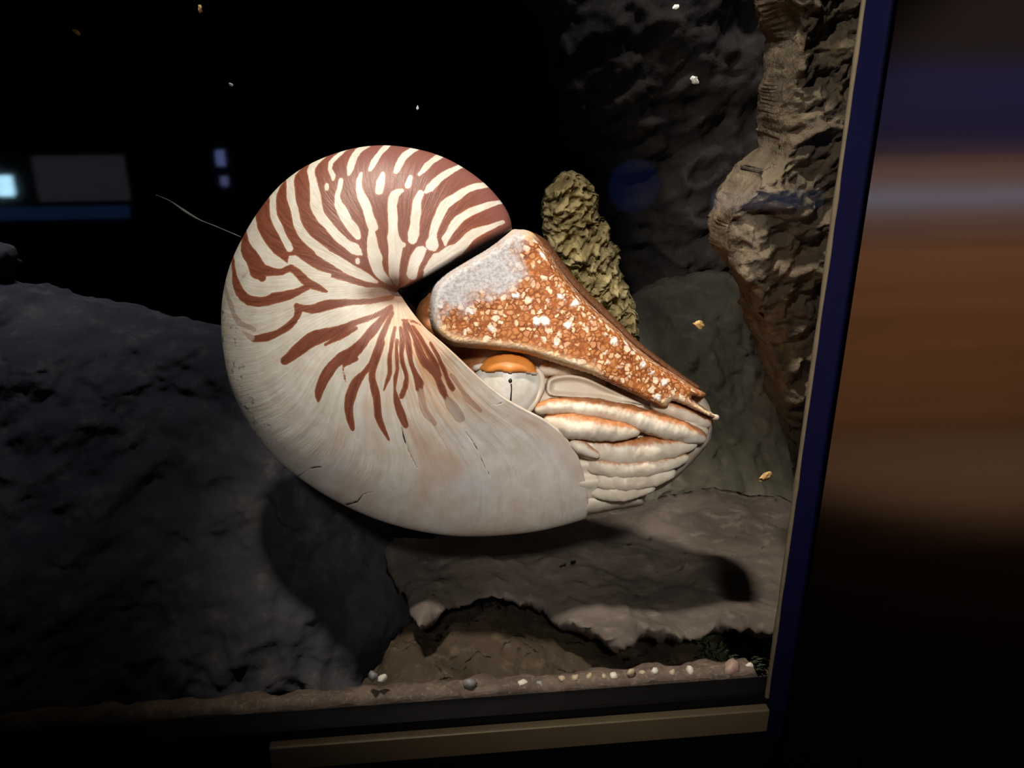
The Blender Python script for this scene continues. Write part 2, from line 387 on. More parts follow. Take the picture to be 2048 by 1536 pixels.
# ---- shell materials
def mat_shell():
    k = M('nautilus_shell', 0.42, 0.45); v = k.obj(); g = k.at('grow', True)
    lines = k.noise(k.mapp(g, (1, 1, 1)), 1.0, 6, 0.65)
    fn = k.noise(v, 900, 3, 0.6); mn = k.noise(v, 130, 4, 0.6); bn = k.noise(v, 28, 3)
    cream = k.mix(k.ss(mn, 0.3, 0.7), (0.66, 0.60, 0.50), (0.78, 0.74, 0.66))
    cream = k.mix(k.math('MULTIPLY', k.ss(lines, 0.48, 0.72), 0.42), cream, (0.55, 0.42, 0.32))
    cream = k.mix(k.math('MULTIPLY', k.ss(k.noise(k.mapp(g, (0.10, 0.45, 1)), 1.0, 3), 0.42, 0.72), k.math('MULTIPLY', k.at('pearl'), 0.9)), cream, (0.60, 0.42, 0.31))
    cream = k.mix(k.math('MULTIPLY', k.ss(k.noise(k.mapp(g, (0.07, 0.6, 1)), 1.3, 3), 0.48, 0.78), k.math('MULTIPLY', k.at('pearl'), 0.5)), cream, (0.62, 0.67, 0.74))
    cream = k.mix(k.math('MULTIPLY', k.at('warm'), k.ss(lines, 0.30, 0.62)), cream, (0.62, 0.30, 0.10))
    # old wear at the venter
    cream = k.mix(k.math('MULTIPLY', k.at('wear'), k.ss(k.noise(v, 260, 4, 0.7), 0.55, 0.66)), cream, (0.17, 0.16, 0.11))
    edge = k.math('ADD', k.at('stripe'), k.math('MULTIPLY', k.math('SUBTRACT', mn, 0.5), 6.0))
    edge = k.math('ADD', edge, k.math('MULTIPLY', k.math('SUBTRACT', lines, 0.5), 4.0))
    fac = k.ss(edge, -0.9, 0.9)
    br = k.mix(k.ss(k.math('ADD', lines, k.math('MULTIPLY', fn, 0.3)), 0.45, 0.85), (0.155, 0.042, 0.023), (0.26, 0.086, 0.050))
    br = k.mix(k.math('MULTIPLY', k.ss(edge, 4.0, 0.0), 0.55), br, (0.40, 0.13, 0.035))
    br = k.mix(k.at('rim'), br, (0.25, 0.10, 0.085))
    fac = k.math('MULTIPLY', fac, k.math('SUBTRACT', 1.0, k.math('MULTIPLY', k.at('pale'), 0.55)))
    col = k.mix(fac, cream, br)
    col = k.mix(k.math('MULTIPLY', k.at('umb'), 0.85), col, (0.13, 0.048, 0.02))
    col = k.mix(k.ss(k.math('ADD', k.at('crack'), k.math('MULTIPLY', k.math('SUBTRACT', mn, 0.5), 5.0)), -0.4, 0.8), col, (0.07, 0.05, 0.03))
    col = k.mix(k.at('black'), col, (0.006, 0.005, 0.005))
    k.col(col); k.put(k.b.inputs['Specular IOR Level'], k.math('MULTIPLY', k.math('SUBTRACT', 1.0, k.at('black')), 0.45))
    h = k.math('ADD', k.math('MULTIPLY', lines, 1.0), k.math('MULTIPLY', fn, 0.12))
    h = k.math('SUBTRACT', h, k.math('MULTIPLY', k.ss(k.at('crack'), -2, 1), 1.2))
    k.bump(h, 0.28, 0.0010)
    return k.m
SHELL = mat_shell()

# ---- shell geometry: outline in polar form about the umbilicus, one whorl
UC = np.array([805.0, 592.0])
RPHI = [(50.3, 579), (54.6, 562), (59.7, 545), (66.8, 520), (74.3, 500), (82.2, 480), (90.6, 461), (101.1, 441), (109.8, 428), (119.5, 417), (126.3, 413), (134.7, 405), (142.9, 395), (151, 388.5), (161.6, 374), (170.8, 365), (180.3, 357), (191.1, 347), (200.4, 337), (210.4, 331), (221.5, 328), (230.9, 323), (242.5, 314), (253.9, 307), (263.3, 301), (272.9, 294), (285, 288), (296.4, 281), (311, 274), (323.6, 266), (336, 235), (350, 190), (362, 150)]
RP = np.array(RPHI)
APU = np.array([(0, 52), (25, 52), (94, 50.6), (136, 46.9), (179, 45.9), (225, 45.6), (288, 44.3), (331, 42.3), (372, 40.6), (417, 40.4), (462, 41.8), (508, 44.8), (551, 47.8), (579, 50.3)], float)
APU[:, 0] /= 579
NS, NU = 640, 150
PH1 = 362.0
sv = np.linspace(0, 1, NS)
uv = np.sin(np.linspace(0, math.pi/2, NU))
def crs(x, xp, fp):
    y = np.interp(x, xp, fp)            # smoothed linear interpolation
    return y
ph = 50.3+(PH1-50.3)*sv
Rl = np.interp(ph, RP[:, 0], RP[:, 1])
ker = np.hanning(31); ker /= ker.sum()
pad = np.concatenate([2*Rl[0]-Rl[15:0:-1], Rl, 2*Rl[-1]-Rl[-2:-17:-1]]); Rl = np.convolve(pad, ker, 'valid')
apu = np.interp(uv, APU[:, 0], APU[:, 1]); pad = np.concatenate([[apu[0]]*5, apu, [apu[-1]]*5]); k5 = np.hanning(13)[1:-1]; k5 /= k5.sum(); apu = np.convolve(pad, k5, 'valid')
Sg, Ug = np.meshgrid(sv, uv, indexing='ij')
Pg = apu[None, :]+(PH1-apu[None, :])*Sg
Rl *= 0.988; Rg = Ug*Rl[:, None]
Hh = 0.345*Rl[:, None]
gu = np.clip(1-Ug**2.3, 0, 1)**0.6
dep = gu*Hh
bl = smooth(Ug, 0.0, 0.30)
dep = 96*(1-bl)+dep*bl
dep -= 26*np.exp(-(Ug/0.05)**2)
dep *= 1-0.65*smooth(Pg, 327, 337)*smooth(Ug, 0.05, 0.2)
# faint growth waves and the shallow flare at the lip
for (ws, wa) in ((0.017, 1.1), (0.006, 0.5)):
    nzv = np.array([noise.noise((s/ws, 0.7, 2.0)) for s in sv]); dep += wa*nzv[:, None]*smooth(Ug, 0.25, 0.5)*np.sqrt(gu)*smooth(0.55-Sg, 0, 0.35)
an = np.radians(Pg)
PX = UC[0]+Rg*np.cos(an); PY = UC[1]+Rg*np.sin(an)
Pf = loc(PX.ravel(), PY.ravel(), 0*PX.ravel())
# keep the traced outline in the middle plane, then raise the flank straight toward the side
Pf[:, 2] = (dep*KP).ravel()
Pf = Pf.reshape(NS, NU, 3)
Pbk = Pf[:, :-1][:, ::-1].copy(); Pbk[..., 2] *= -1
ALL = np.concatenate([Pf, Pbk], 1); NT = ALL.shape[1]
idx = np.arange(NS*NT).reshape(NS, NT)
qf = np.stack([idx[:-1, :-1], idx[:-1, 1:], idx[1:, 1:], idx[1:, :-1]], -1).reshape(-1, 4)
shell = mesh_obj('shell', ALL.reshape(-1, 3), qf, SHELL, nau)
tag(shell, 'cream coiled shell with red brown stripes')
sol = shell.modifiers.new('lip', 'SOLIDIFY'); sol.thickness = 0.0012; sol.offset = -1

def cr(org, sc, *strokes):
    return [[(org[0]+x/sc, org[1]+y/sc, wd/sc/2) for x, y, wd in s] for s in strokes]
cE, cD, cF, cC, cB = ((540, 280), 6.4), ((700, 280), 5.689), ((640, 450), 6.4), ((430, 430), 5.12), ((600, 600), 5.12)
WHITE = cr(*cE,
    [(190, 530, 40), (130, 600, 60), (70, 720, 85), (60, 850, 80), (70, 980, 90), (120, 1100, 100), (180, 1230, 80), (240, 1340, 90), (270, 1400, 90)],
    [(420, 370, 30), (300, 470, 80), (280, 600, 100), (300, 780, 100), (340, 950, 100), (370, 1080, 110), (440, 1220, 110), (560, 1340, 120), (700, 1450, 130)],
    [(730, 235, 30), (600, 320, 80), (540, 430, 90), (570, 560, 100), (590, 720, 130), (600, 830, 140), (650, 980, 130), (760, 1110, 120), (880, 1250, 120), (1000, 1350, 110), (1080, 1400, 150), (1170, 1470, 40)],
    [(1000, 145, 40), (880, 230, 50), (790, 320, 60), (780, 400, 50), (820, 480, 60), (820, 530, 30)],
    [(740, 600, 50), (740, 640, 45)],
    [(920, 540, 60), (900, 640, 60), (870, 750, 70), (890, 850, 110), (950, 950, 140), (1000, 1060, 120), (1080, 1160, 130), (1130, 1250, 90)],
    [(1260, 90, 60), (1130, 180, 70), (1070, 280, 90), (1040, 380, 90), (1020, 460, 40)],
    [(1175, 450, 40), (1150, 550, 80), (1150, 670, 95), (1200, 780, 120), (1250, 900, 120), (1280, 1020, 120), (1320, 1120, 130), (1305, 1180, 80), (1310, 1280, 120), (1320, 1400, 140), (1350, 1510, 180)],
    [(1530, 80, 70), (1420, 190, 60), (1340, 300, 80), (1290, 400, 50)],
    [(1450, 450, 50), (1420, 570, 110), (1400, 670, 90)],
    [(1890, 120, 80), (1720, 230, 90), (1660, 330, 90), (1610, 430, 60)],
    [(1800, 500, 60), (1765, 600, 80)])
WHITE += cr(*cD,
    [(590, 590, 40), (510, 640, 100), (480, 760, 100), (490, 900, 110), (490, 1020, 110), (490, 1120, 130), (520, 1200, 160), (510, 1320, 150), (500, 1430, 120), (500, 1530, 110)],
    [(540, 1210, 80), (610, 1200, 50)],
    [(1040, 195, 60), (900, 290, 60), (830, 370, 60), (790, 410, 40)],
    [(1270, 315, 50), (1110, 390, 70), (1000, 470, 80), (910, 560, 90), (860, 610, 40)],
    [(800, 630, 80), (760, 720, 100), (750, 840, 110), (740, 960, 100), (720, 1080, 130), (710, 1140, 110)],
    [(1560, 530, 60), (1400, 555, 70), (1280, 610, 80), (1160, 690, 100), (1070, 760, 110), (1010, 880, 100), (960, 1000, 90), (940, 1110, 90), (930, 1190, 150), (950, 1240, 60)],
    [(1740, 715, 40), (1580, 750, 60), (1440, 800, 80), (1280, 880, 90), (1190, 960, 100), (1130, 1060, 80), (1080, 1130, 80), (1080, 1200, 20)],
    [(1720, 940, 40), (1560, 1010, 70), (1400, 1070, 100), (1310, 1150, 110), (1220, 1240, 120), (1120, 1290, 140), (1010, 1400, 170), (900, 1500, 150), (860, 1560, 100)],
    [(820, 1260, 100), (770, 1330, 130), (730, 1430, 120), (700, 1530, 110)],
    [(90, 1375, 55), (92, 1395, 55)])
WHITE += cr(*cF,
    [(0, 350, 110), (150, 430, 130), (300, 520, 140), (450, 610, 130), (600, 680, 110), (720, 730, 50)],
    [(670, 250, 120), (690, 400, 160), (720, 520, 140), (760, 620, 130), (850, 700, 90), (900, 730, 40)],
    [(950, 300, 150), (960, 450, 140), (950, 580, 120), (970, 680, 100), (1000, 740, 50)],
    [(1270, 330, 110), (1220, 430, 140), (1180, 550, 120), (1160, 650, 90)],
    [(1500, 450, 170), (1430, 560, 170), (1370, 640, 90)])
BASE = [(516, 430), (518, 459), (531.6, 484.7), (551, 508), (578.4, 529.6), (581, 514), (594, 512), (617.5, 529.6), (637, 542), (664, 550), (662, 557), (703, 568), (735, 577), (762, 575), (793, 586), (815, 582), (870, 545), (950, 505), (1040, 440), (1080, 380), (1000, 280), (850, 230), (700, 240), (560, 320), (500, 390)]
BROWN = cr(*cC,
    [(325, 160, 50), (330, 270, 70), (350, 370, 130), (420, 480, 150), (460, 580, 170), (500, 650, 80)],
    [(480, 560, 120), (600, 590, 90), (700, 590, 70), (790, 550, 70), (880, 620, 90), (960, 700, 90), (1060, 745, 80), (1150, 790, 30)],
    [(200, 400, 30), (215, 560, 40), (235, 680, 70), (280, 800, 90), (370, 880, 110), (500, 890, 100), (620, 860, 110), (760, 830, 100), (850, 800, 80), (960, 740, 70)],
    [(420, 1270, 60), (540, 1250, 90), (660, 1210, 70), (780, 1130, 80), (840, 1060, 60), (870, 980, 90), (850, 930, 60)],
    [(850, 940, 60), (1000, 970, 90), (1150, 930, 110), (1300, 910, 80), (1450, 900, 60), (1600, 890, 70), (1800, 860, 60)],
    [(730, 1490, 90), (860, 1390, 130), (1000, 1280, 150), (1150, 1230, 130), (1300, 1180, 100), (1450, 1110, 70), (1650, 1040, 60), (1800, 960, 50)],
    [(1140, 1330, 30), (1300, 1240, 70), (1450, 1170, 50)])
BROWN += cr(*cB,
    [(200, 1030, 30), (210, 930, 90), (260, 800, 110), (340, 680, 110), (430, 600, 110), (560, 530, 130), (660, 430, 100), (760, 310, 100), (850, 200, 70), (940, 100, 40)],
    [(470, 650, 60), (580, 600, 60)], [(450, 690, 20), (470, 800, 25), (480, 840, 10)],
    [(550, 1310, 50), (520, 1200, 80), (510, 1080, 90), (540, 940, 100), (600, 820, 100), (660, 750, 60), (740, 650, 60), (790, 530, 70), (840, 400, 70), (890, 280, 60), (950, 150, 40)],
    [(920, 1420, 20), (860, 1310, 60), (810, 1180, 80), (800, 1040, 80), (780, 920, 80), (750, 800, 70), (760, 700, 70), (810, 580, 60), (860, 450, 50)],
    [(870, 920, 20), (900, 830, 40), (930, 740, 50), (930, 600, 50), (950, 450, 50), (980, 300, 40)],
    [(1090, 1270, 70), (1040, 1150, 90), (1000, 1040, 80), (980, 900, 30), (990, 780, 40), (1010, 700, 40), (1000, 560, 40), (1000, 430, 40)],
    [(1050, 980, 60), (1090, 880, 60), (1100, 770, 40), (1070, 680, 50), (1050, 560, 50), (1060, 430, 60), (1040, 300, 40)],
    [(1230, 900, 90), (1230, 840, 90), (1190, 740, 50), (1150, 640, 50), (1130, 520, 60), (1110, 380, 60), (1080, 260, 50)],
    [(1530, 1040, 60), (1460, 900, 80), (1420, 790, 70), (1350, 690, 90), (1280, 620, 90), (1230, 500, 80), (1180, 380, 50), (1110, 260, 50)],
    [(1440, 760, 50), (1400, 650, 60), (1330, 540, 60), (1260, 420, 50), (1170, 290, 40)],
    [(1570, 900, 60), (1530, 830, 50), (1480, 700, 50), (1420, 560, 40), (1350, 450, 30)],
    [(1050, 220, 20), (1180, 235, 25), (1260, 280, 15)])
PALE = cr(*cC, [(120, 640, 25), (140, 800, 30), (180, 900, 50), (220, 1020, 40), (280, 1110, 60), (420, 1170, 50)], [(300, 1190, 20), (420, 1270, 60)])
PALE += cr(*cB, [(1380, 1250, 60), (1290, 1130, 70), (1250, 1000, 70), (1230, 860, 80)], [(1640, 1190, 120), (1560, 1080, 120), (1500, 980, 60)],
    [(1850, 1120, 50), (1720, 1000, 60), (1640, 880, 50), (1560, 760, 40)])
CRACK = cr((420, 620), 2.56, [(985, 600, 6), (1000, 660, 8), (1030, 740, 7), (1060, 800, 3)], [(440, 850, 2), (490, 825, 5), (530, 800, 7), (580, 795, 2)],
    [(705, 985, 9), (760, 970, 10), (790, 935, 6), (840, 925, 2)], [(1310, 620, 3), (1360, 690, 5), (1400, 780, 3), (1440, 850, 4)], [(1440, 480, 2), (1500, 470, 3)])
Qf = proj(Pf.reshape(-1, 3))
top = np.maximum(np.minimum(poly_sd(Qf, BASE), -strokes_sd(Qf, WHITE)), -25)
brn = strokes_sd(Qf, BROWN); pal = strokes_sd(Qf, PALE)
stripe = np.maximum(np.maximum(top, brn), pal).clip(-20, 20)
palef = ((pal > np.maximum(top, brn)) * 1.0) * smooth(pal, -4, 2)
def g2(c, r): return np.exp(-(((Qf-np.array(c))/r)**2).sum(1))
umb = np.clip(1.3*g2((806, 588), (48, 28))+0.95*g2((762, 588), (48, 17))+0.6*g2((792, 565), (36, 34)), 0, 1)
warm = np.clip(0.9*g2((850, 700), (70, 90))+0.5*g2((900, 790), (60, 60))+0.4*g2((790, 640), (50, 40)), 0, 0.85)
Uf, Sf = Ug.ravel(), Sg.ravel(); PHf = Pg.ravel()
pearl = smooth(0.30-Sf, 0.0, 0.14)*smooth(Uf, 0.3, 0.55)
wear = smooth(Uf, 0.80, 0.92)*smooth(PHf, 110, 140)*smooth(200-PHf, 0, 30)*0.9
rim = smooth(Uf, 0.72, 0.95)*smooth(PHf, 225, 260)*0.8
black = smooth(PHf, 325, 329)
crack = strokes_sd(Qf, CRACK).clip(-10, 5)
grow = np.stack([Sf*190, Uf*5.0, Sf*0], -1)
def both(a):
    a = a.reshape(NS, NU, -1); b = np.concatenate([a, a[:, :-1][:, ::-1]], 1); return b.reshape(NS*NT, -1).squeeze()
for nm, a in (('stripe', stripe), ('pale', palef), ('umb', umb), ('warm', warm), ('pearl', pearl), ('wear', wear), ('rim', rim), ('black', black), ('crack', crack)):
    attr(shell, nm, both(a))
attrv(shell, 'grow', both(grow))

# ---- soft parts
def mat_flesh():
    k = M('cream_flesh', 0.45, 0.45); v = k.obj()
    a = k.noise(v, 60, 4); b = k.noise(v, 420, 4, 0.65)
    col = k.mix(k.ss(a, 0.35, 0.65), (0.66, 0.56, 0.43), (0.80, 0.72, 0.58))
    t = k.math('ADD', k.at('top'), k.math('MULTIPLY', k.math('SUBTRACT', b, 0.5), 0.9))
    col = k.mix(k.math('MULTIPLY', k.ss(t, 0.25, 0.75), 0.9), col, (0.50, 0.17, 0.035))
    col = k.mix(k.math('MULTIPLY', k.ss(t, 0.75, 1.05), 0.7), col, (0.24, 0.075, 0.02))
    k.col(col); k.bump(k.math('ADD', k.math('MULTIPLY', a, 1.5), b), 0.3, 0.0007)
    k.b.inputs['Subsurface Weight'].default_value = 0.15; k.b.inputs['Subsurface Radius'].default_value = (0.004, 0.0022, 0.0012); k.b.inputs['Subsurface Scale'].default_value = 1.0
    return k.m
FLESH = mat_flesh()
def mat_hood():
    k = M('mottled_hood', 0.62, 0.25); v = k.obj()
    wv = k.n('ShaderNodeVectorMath', operation='ADD')
    nzc = k.n('ShaderNodeTexNoise'); k.put(nzc.inputs['Vector'], v); nzc.inputs['Scale'].default_value = 400; nzc.inputs['Detail'].default_value = 3
    sc_ = k.n('ShaderNodeVectorMath', operation='SCALE'); k.nt.links.new(nzc.outputs['Color'], sc_.inputs[0]); sc_.inputs['Scale'].default_value = 0.0034
    k.nt.links.new(v, wv.inputs[0]); k.nt.links.new(sc_.outputs[0], wv.inputs[1]); wvo = wv.outputs[0]
    e = k.vor(wvo, 440, 'F1', 0.85)
    cellr = k.n('ShaderNodeSeparateColor'); k.nt.links.new(k.vor(wvo, 440, 'F1', 0.9, 'Color'), cellr.inputs[0])
    blob = k.ss(k.math('SUBTRACT', e, k.math('MULTIPLY', cellr.outputs[1], 0.26)), 0.50, 0.20)
    web = k.mix(k.ss(k.noise(v, 160, 4), 0.35, 0.65), (0.19, 0.045, 0.009), (0.34, 0.10, 0.022))
    cell = k.mix(k.ss(cellr.outputs[0], 0.3, 1.0), (0.50, 0.20, 0.065), (0.86, 0.60, 0.36))
    ed = k.vor(wvo, 440, 'DISTANCE_TO_EDGE', 0.85)
    col = k.mix(blob, (0.46, 0.165, 0.045), cell)
    col = k.mix(k.ss(k.math('ADD', ed, k.math('MULTIPLY', k.math('SUBTRACT', k.noise(v, 300, 3), 0.5), 0.25)), 0.02, 0.20), web, col)
    sp = k.vor(wvo, 140, 'F1', 1.0)
    spr = k.n('ShaderNodeSeparateColor'); k.nt.links.new(k.vor(wvo, 140, 'F1', 1.0, 'Color'), spr.inputs[0])
    spot = k.ss(k.math('ADD', k.math('SUBTRACT', sp, k.math('MULTIPLY', spr.outputs[1], 0.16)), k.math('MULTIPLY', k.noise(v, 900, 2), 0.20)), 0.32, 0.14)
    sp2 = k.vor(wvo, 240, 'F1', 1.0)
    spr2 = k.n('ShaderNodeSeparateColor'); k.nt.links.new(k.vor(wvo, 240, 'F1', 1.0, 'Color'), spr2.inputs[0])
    spot2 = k.ss(k.math('ADD', k.math('SUBTRACT', sp2, k.math('MULTIPLY', spr2.outputs[1], 0.20)), k.math('MULTIPLY', k.noise(v, 900, 2), 0.12)), 0.30, 0.14)
    col = k.mix(k.math('MULTIPLY', spot2, 0.85), col, (0.88, 0.72, 0.53))
    col = k.mix(spot, col, (0.90, 0.84, 0.76))
    fn = k.noise(v, 700, 4, 0.7)
    col = k.mix(k.math('MULTIPLY', k.ss(k.at('low'), 0.15, 0.8), 0.85), col, k.mix(k.ss(fn, 0.4, 0.65), (0.80, 0.52, 0.24), (0.84, 0.72, 0.56)))
    f = k.ss(k.math('ADD', k.at('fade'), k.math('MULTIPLY', k.math('SUBTRACT', k.noise(v, 220, 3), 0.5), 1.1)), 0.22, 0.78)
    col = k.mix(f, col, k.mix(k.ss(fn, 0.35, 0.62), (0.36, 0.33, 0.32), (0.58, 0.56, 0.56)))
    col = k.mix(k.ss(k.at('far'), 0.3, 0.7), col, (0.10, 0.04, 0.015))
    k.col(col)
    h = k.math('ADD', k.math('MULTIPLY', blob, 1.0), k.math('MULTIPLY', spot, 1.2))
    h = k.math('MULTIPLY', h, k.math('SUBTRACT', 1.0, f)); h = k.math('ADD', h, k.math('MULTIPLY', fn, 0.6)); k.bump(h, 0.4, 0.0005)
    return k.m
HOOD = mat_hood()
HOODO = [(1038, 459), (1052, 460), (1068, 468), (1092, 495), (1120, 538), (1150, 577), (1190, 618), (1226, 650), (1268, 690), (1312, 725), (1352, 750), (1390, 775), (1412, 788), (1402, 796), (1386, 795), (1404, 810), (1425, 826), (1434, 833), (1420, 836), (1395, 826), (1368, 814), (1345, 806), (1341, 814), (1333, 819), (1312, 814), (1285, 800), (1250, 784), (1215, 768), (1180, 752), (1145, 741), (1100, 727), (1050, 712), (985, 703), (930, 698), (903, 694), (880, 680), (865, 662), (857, 635), (858, 600), (868, 570), (894, 545), (936, 519), (980, 493), (1012, 469), (1026, 459)]
def hoodH(V): return 172-55*smooth(V[:, 0], 1120, 1420)
def hr(d, V): w_ = 17-5*smooth(V[:, 0], 1120, 1320); return (1-(1-np.clip(d/w_, 0, 1))**2.2)**0.5
def hfront(d, V): return hoodH(V)*(0.25*np.clip(d/4, 0, 1)+0.75*hr(d, V))-4*np.sin(V[:, 0]*0.02)
hood, Q, Dh = solid('hood', HOODO, 4.5, loc, lambda d, V: np.where(d > 0, hfront(d, V), 0), lambda d, V: np.where(d > 0, hfront(d, V), 0), HOOD, nau)
tag(hood, 'orange brown leathery hood with white spots and grey rear')
GREY = [(850, 560), (1030, 455), (1050, 470), (1030, 500), (1045, 560), (1010, 590), (960, 592), (915, 612), (880, 618), (862, 650), (850, 650)]
attr(hood, 'fade', (0.5+poly_sd(Q, GREY)/80).clip(0, 1))
LOW = [(860, 650), (880, 682), (930, 699), (985, 704), (1050, 713), (1100, 728), (1180, 753)]
dl = np.full(len(Q), 1e3)
for a, b in zip(LOW[:-1], LOW[1:]): dl = np.minimum(dl, seg_dist(Q, np.array(a, float), np.array(b, float))[0])
LOW2 = [(1330, 820), (1345, 806), (1395, 826), (1434, 834)]; LOW3 = [(1020, 466), (1040, 459), (1060, 464)]
for LL in (LOW2, LOW3):
    for a, b in zip(LL[:-1], LL[1:]): dl = np.minimum(dl, seg_dist(Q, np.array(a, float), np.array(b, float))[0]+8)
attr(hood, 'low', smooth(42-dl, 0, 42))
attr(hood, 'far', np.zeros(len(Q)))

def tube(name, pts, mat, parent, flat=1.0, up=(0, 1), nseg=20, step=3.0, topfn=None, label=None, wr=0.0):
    """tapered limb: pts = (px, py, radius px, depth px), rounded at both ends"""
    S = spline(pts, step); n = len(S)
    T = np.gradient(S[:, :2], axis=0); T /= np.linalg.norm(T, axis=1)[:, None]+1e-9
    N = np.stack([-T[:, 1], T[:, 0]], -1)
    L = np.concatenate([[0], np.cumsum(np.linalg.norm(np.diff(S[:, :2], axis=0), axis=1))])
    r = S[:, 2].copy()
    for e, dist in ((0, L), (-1, L[-1]-L)):
        rr = max(S[e, 2], 3.0)*1.3; m = dist < rr
        r[m] *= np.sqrt(np.clip(1-(1-dist[m]/rr)**2, 0.0004, 1))
    X, Y, O, TP = [], [], [], []
    for i in range(n):
        for j in range(nseg):
            a = 2*math.pi*j/nseg; ca, sa = math.cos(a), math.sin(a)
            wob = 1+wr*noise.noise((S[i, 0]*0.05, S[i, 1]*0.05, a*0.9+S[0, 0]))+0.5*wr*noise.noise((S[i, 0]*0.16, S[i, 1]*0.16, a*1.7))
            X.append(S[i, 0]+N[i, 0]*ca*r[i]*wob); Y.append(S[i, 1]+N[i, 1]*ca*r[i]*wob)
            O.append(S[i, 3]+sa*r[i]*flat*wob)
            ny = -N[i, 1]*ca                         # + is up in the picture
            TP.append(topfn(ny, sa, i/n) if topfn else 0.0)
    P = loc(np.array(X), np.array(Y), np.array(O)); F = []
    for i in range(n-1):
        for j in range(nseg):
            a, b = i*nseg+j, i*nseg+(j+1) % nseg; F.append((a, b, b+nseg, a+nseg))
    F.append(tuple(range(nseg))[::-1]); F.append(tuple((n-1)*nseg+j for j in range(nseg)))
    o = mesh_obj(name, P, F, mat, parent)
    import bmesh
    bm = bmesh.new(); bm.from_mesh(o.data); bmesh.ops.recalc_face_normals(bm, faces=bm.faces[:]); bm.to_mesh(o.data); bm.free(); o.data.shade_smooth()
    attr(o, 'top', TP)
    if label: tag(o, label)
    return o
# main soft body filling the aperture
BODY = [(1405, 792), (1424, 830), (1424, 862), (1418, 886), (1398, 910), (1372, 938), (1345, 962), (1318, 979), (1290, 988), (1240, 1000), (1150, 1010), (1080, 980), (1000, 880), (930, 790), (870, 700), (832, 640), (850, 590), (900, 560), (1000, 505), (1050, 500), (1150, 600), (1260, 700), (1350, 765)]
bh = rnd(60, 2.2, 2.0)
def bfront(d, V):
    base = (88-30*smooth(V[:, 0], 1150, 1420))*bh(d)
    base += np.where(d > 0, 5.0*np.sin(V[:, 1]*0.17+0.012*V[:, 0]+0.9*np.sin(V[:, 0]*0.02))*smooth(d, 5, 30), 0)
    return base-26*smooth(1000-V[:, 0], 0, 120)*smooth(d, 0, 40)
body, Q, Db = solid('body', BODY, 5.5, loc, bfront, bfront, FLESH, nau)
tag(body, 'soft cream body with fine folds')
attr(body, 'top', 0.75*smooth(990-Q[:, 0], 0, 60)*smooth(Q[:, 1], 560, 600)+0.25*smooth(Q[:, 1], 900, 870))
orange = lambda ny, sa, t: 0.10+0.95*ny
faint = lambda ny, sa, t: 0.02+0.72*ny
# far rim of the hood seen over its crest
o = tube('hood_crest', [(1050, 464, 6, -30), (1085, 486, 9, -45), (1118, 530, 10, -50), (1150, 570, 10, -50), (1190, 610, 10, -50), (1228, 646, 9, -45), (1275, 690, 7, -35), (1350, 746, 6, -25), (1400, 778, 4, -15)], HOOD, nau, 2.0)
attr(o, 'far', np.ones(len(o.data.vertices))); attr(o, 'fade', np.zeros(len(o.data.vertices))); attr(o, 'low', np.zeros(len(o.data.vertices)))
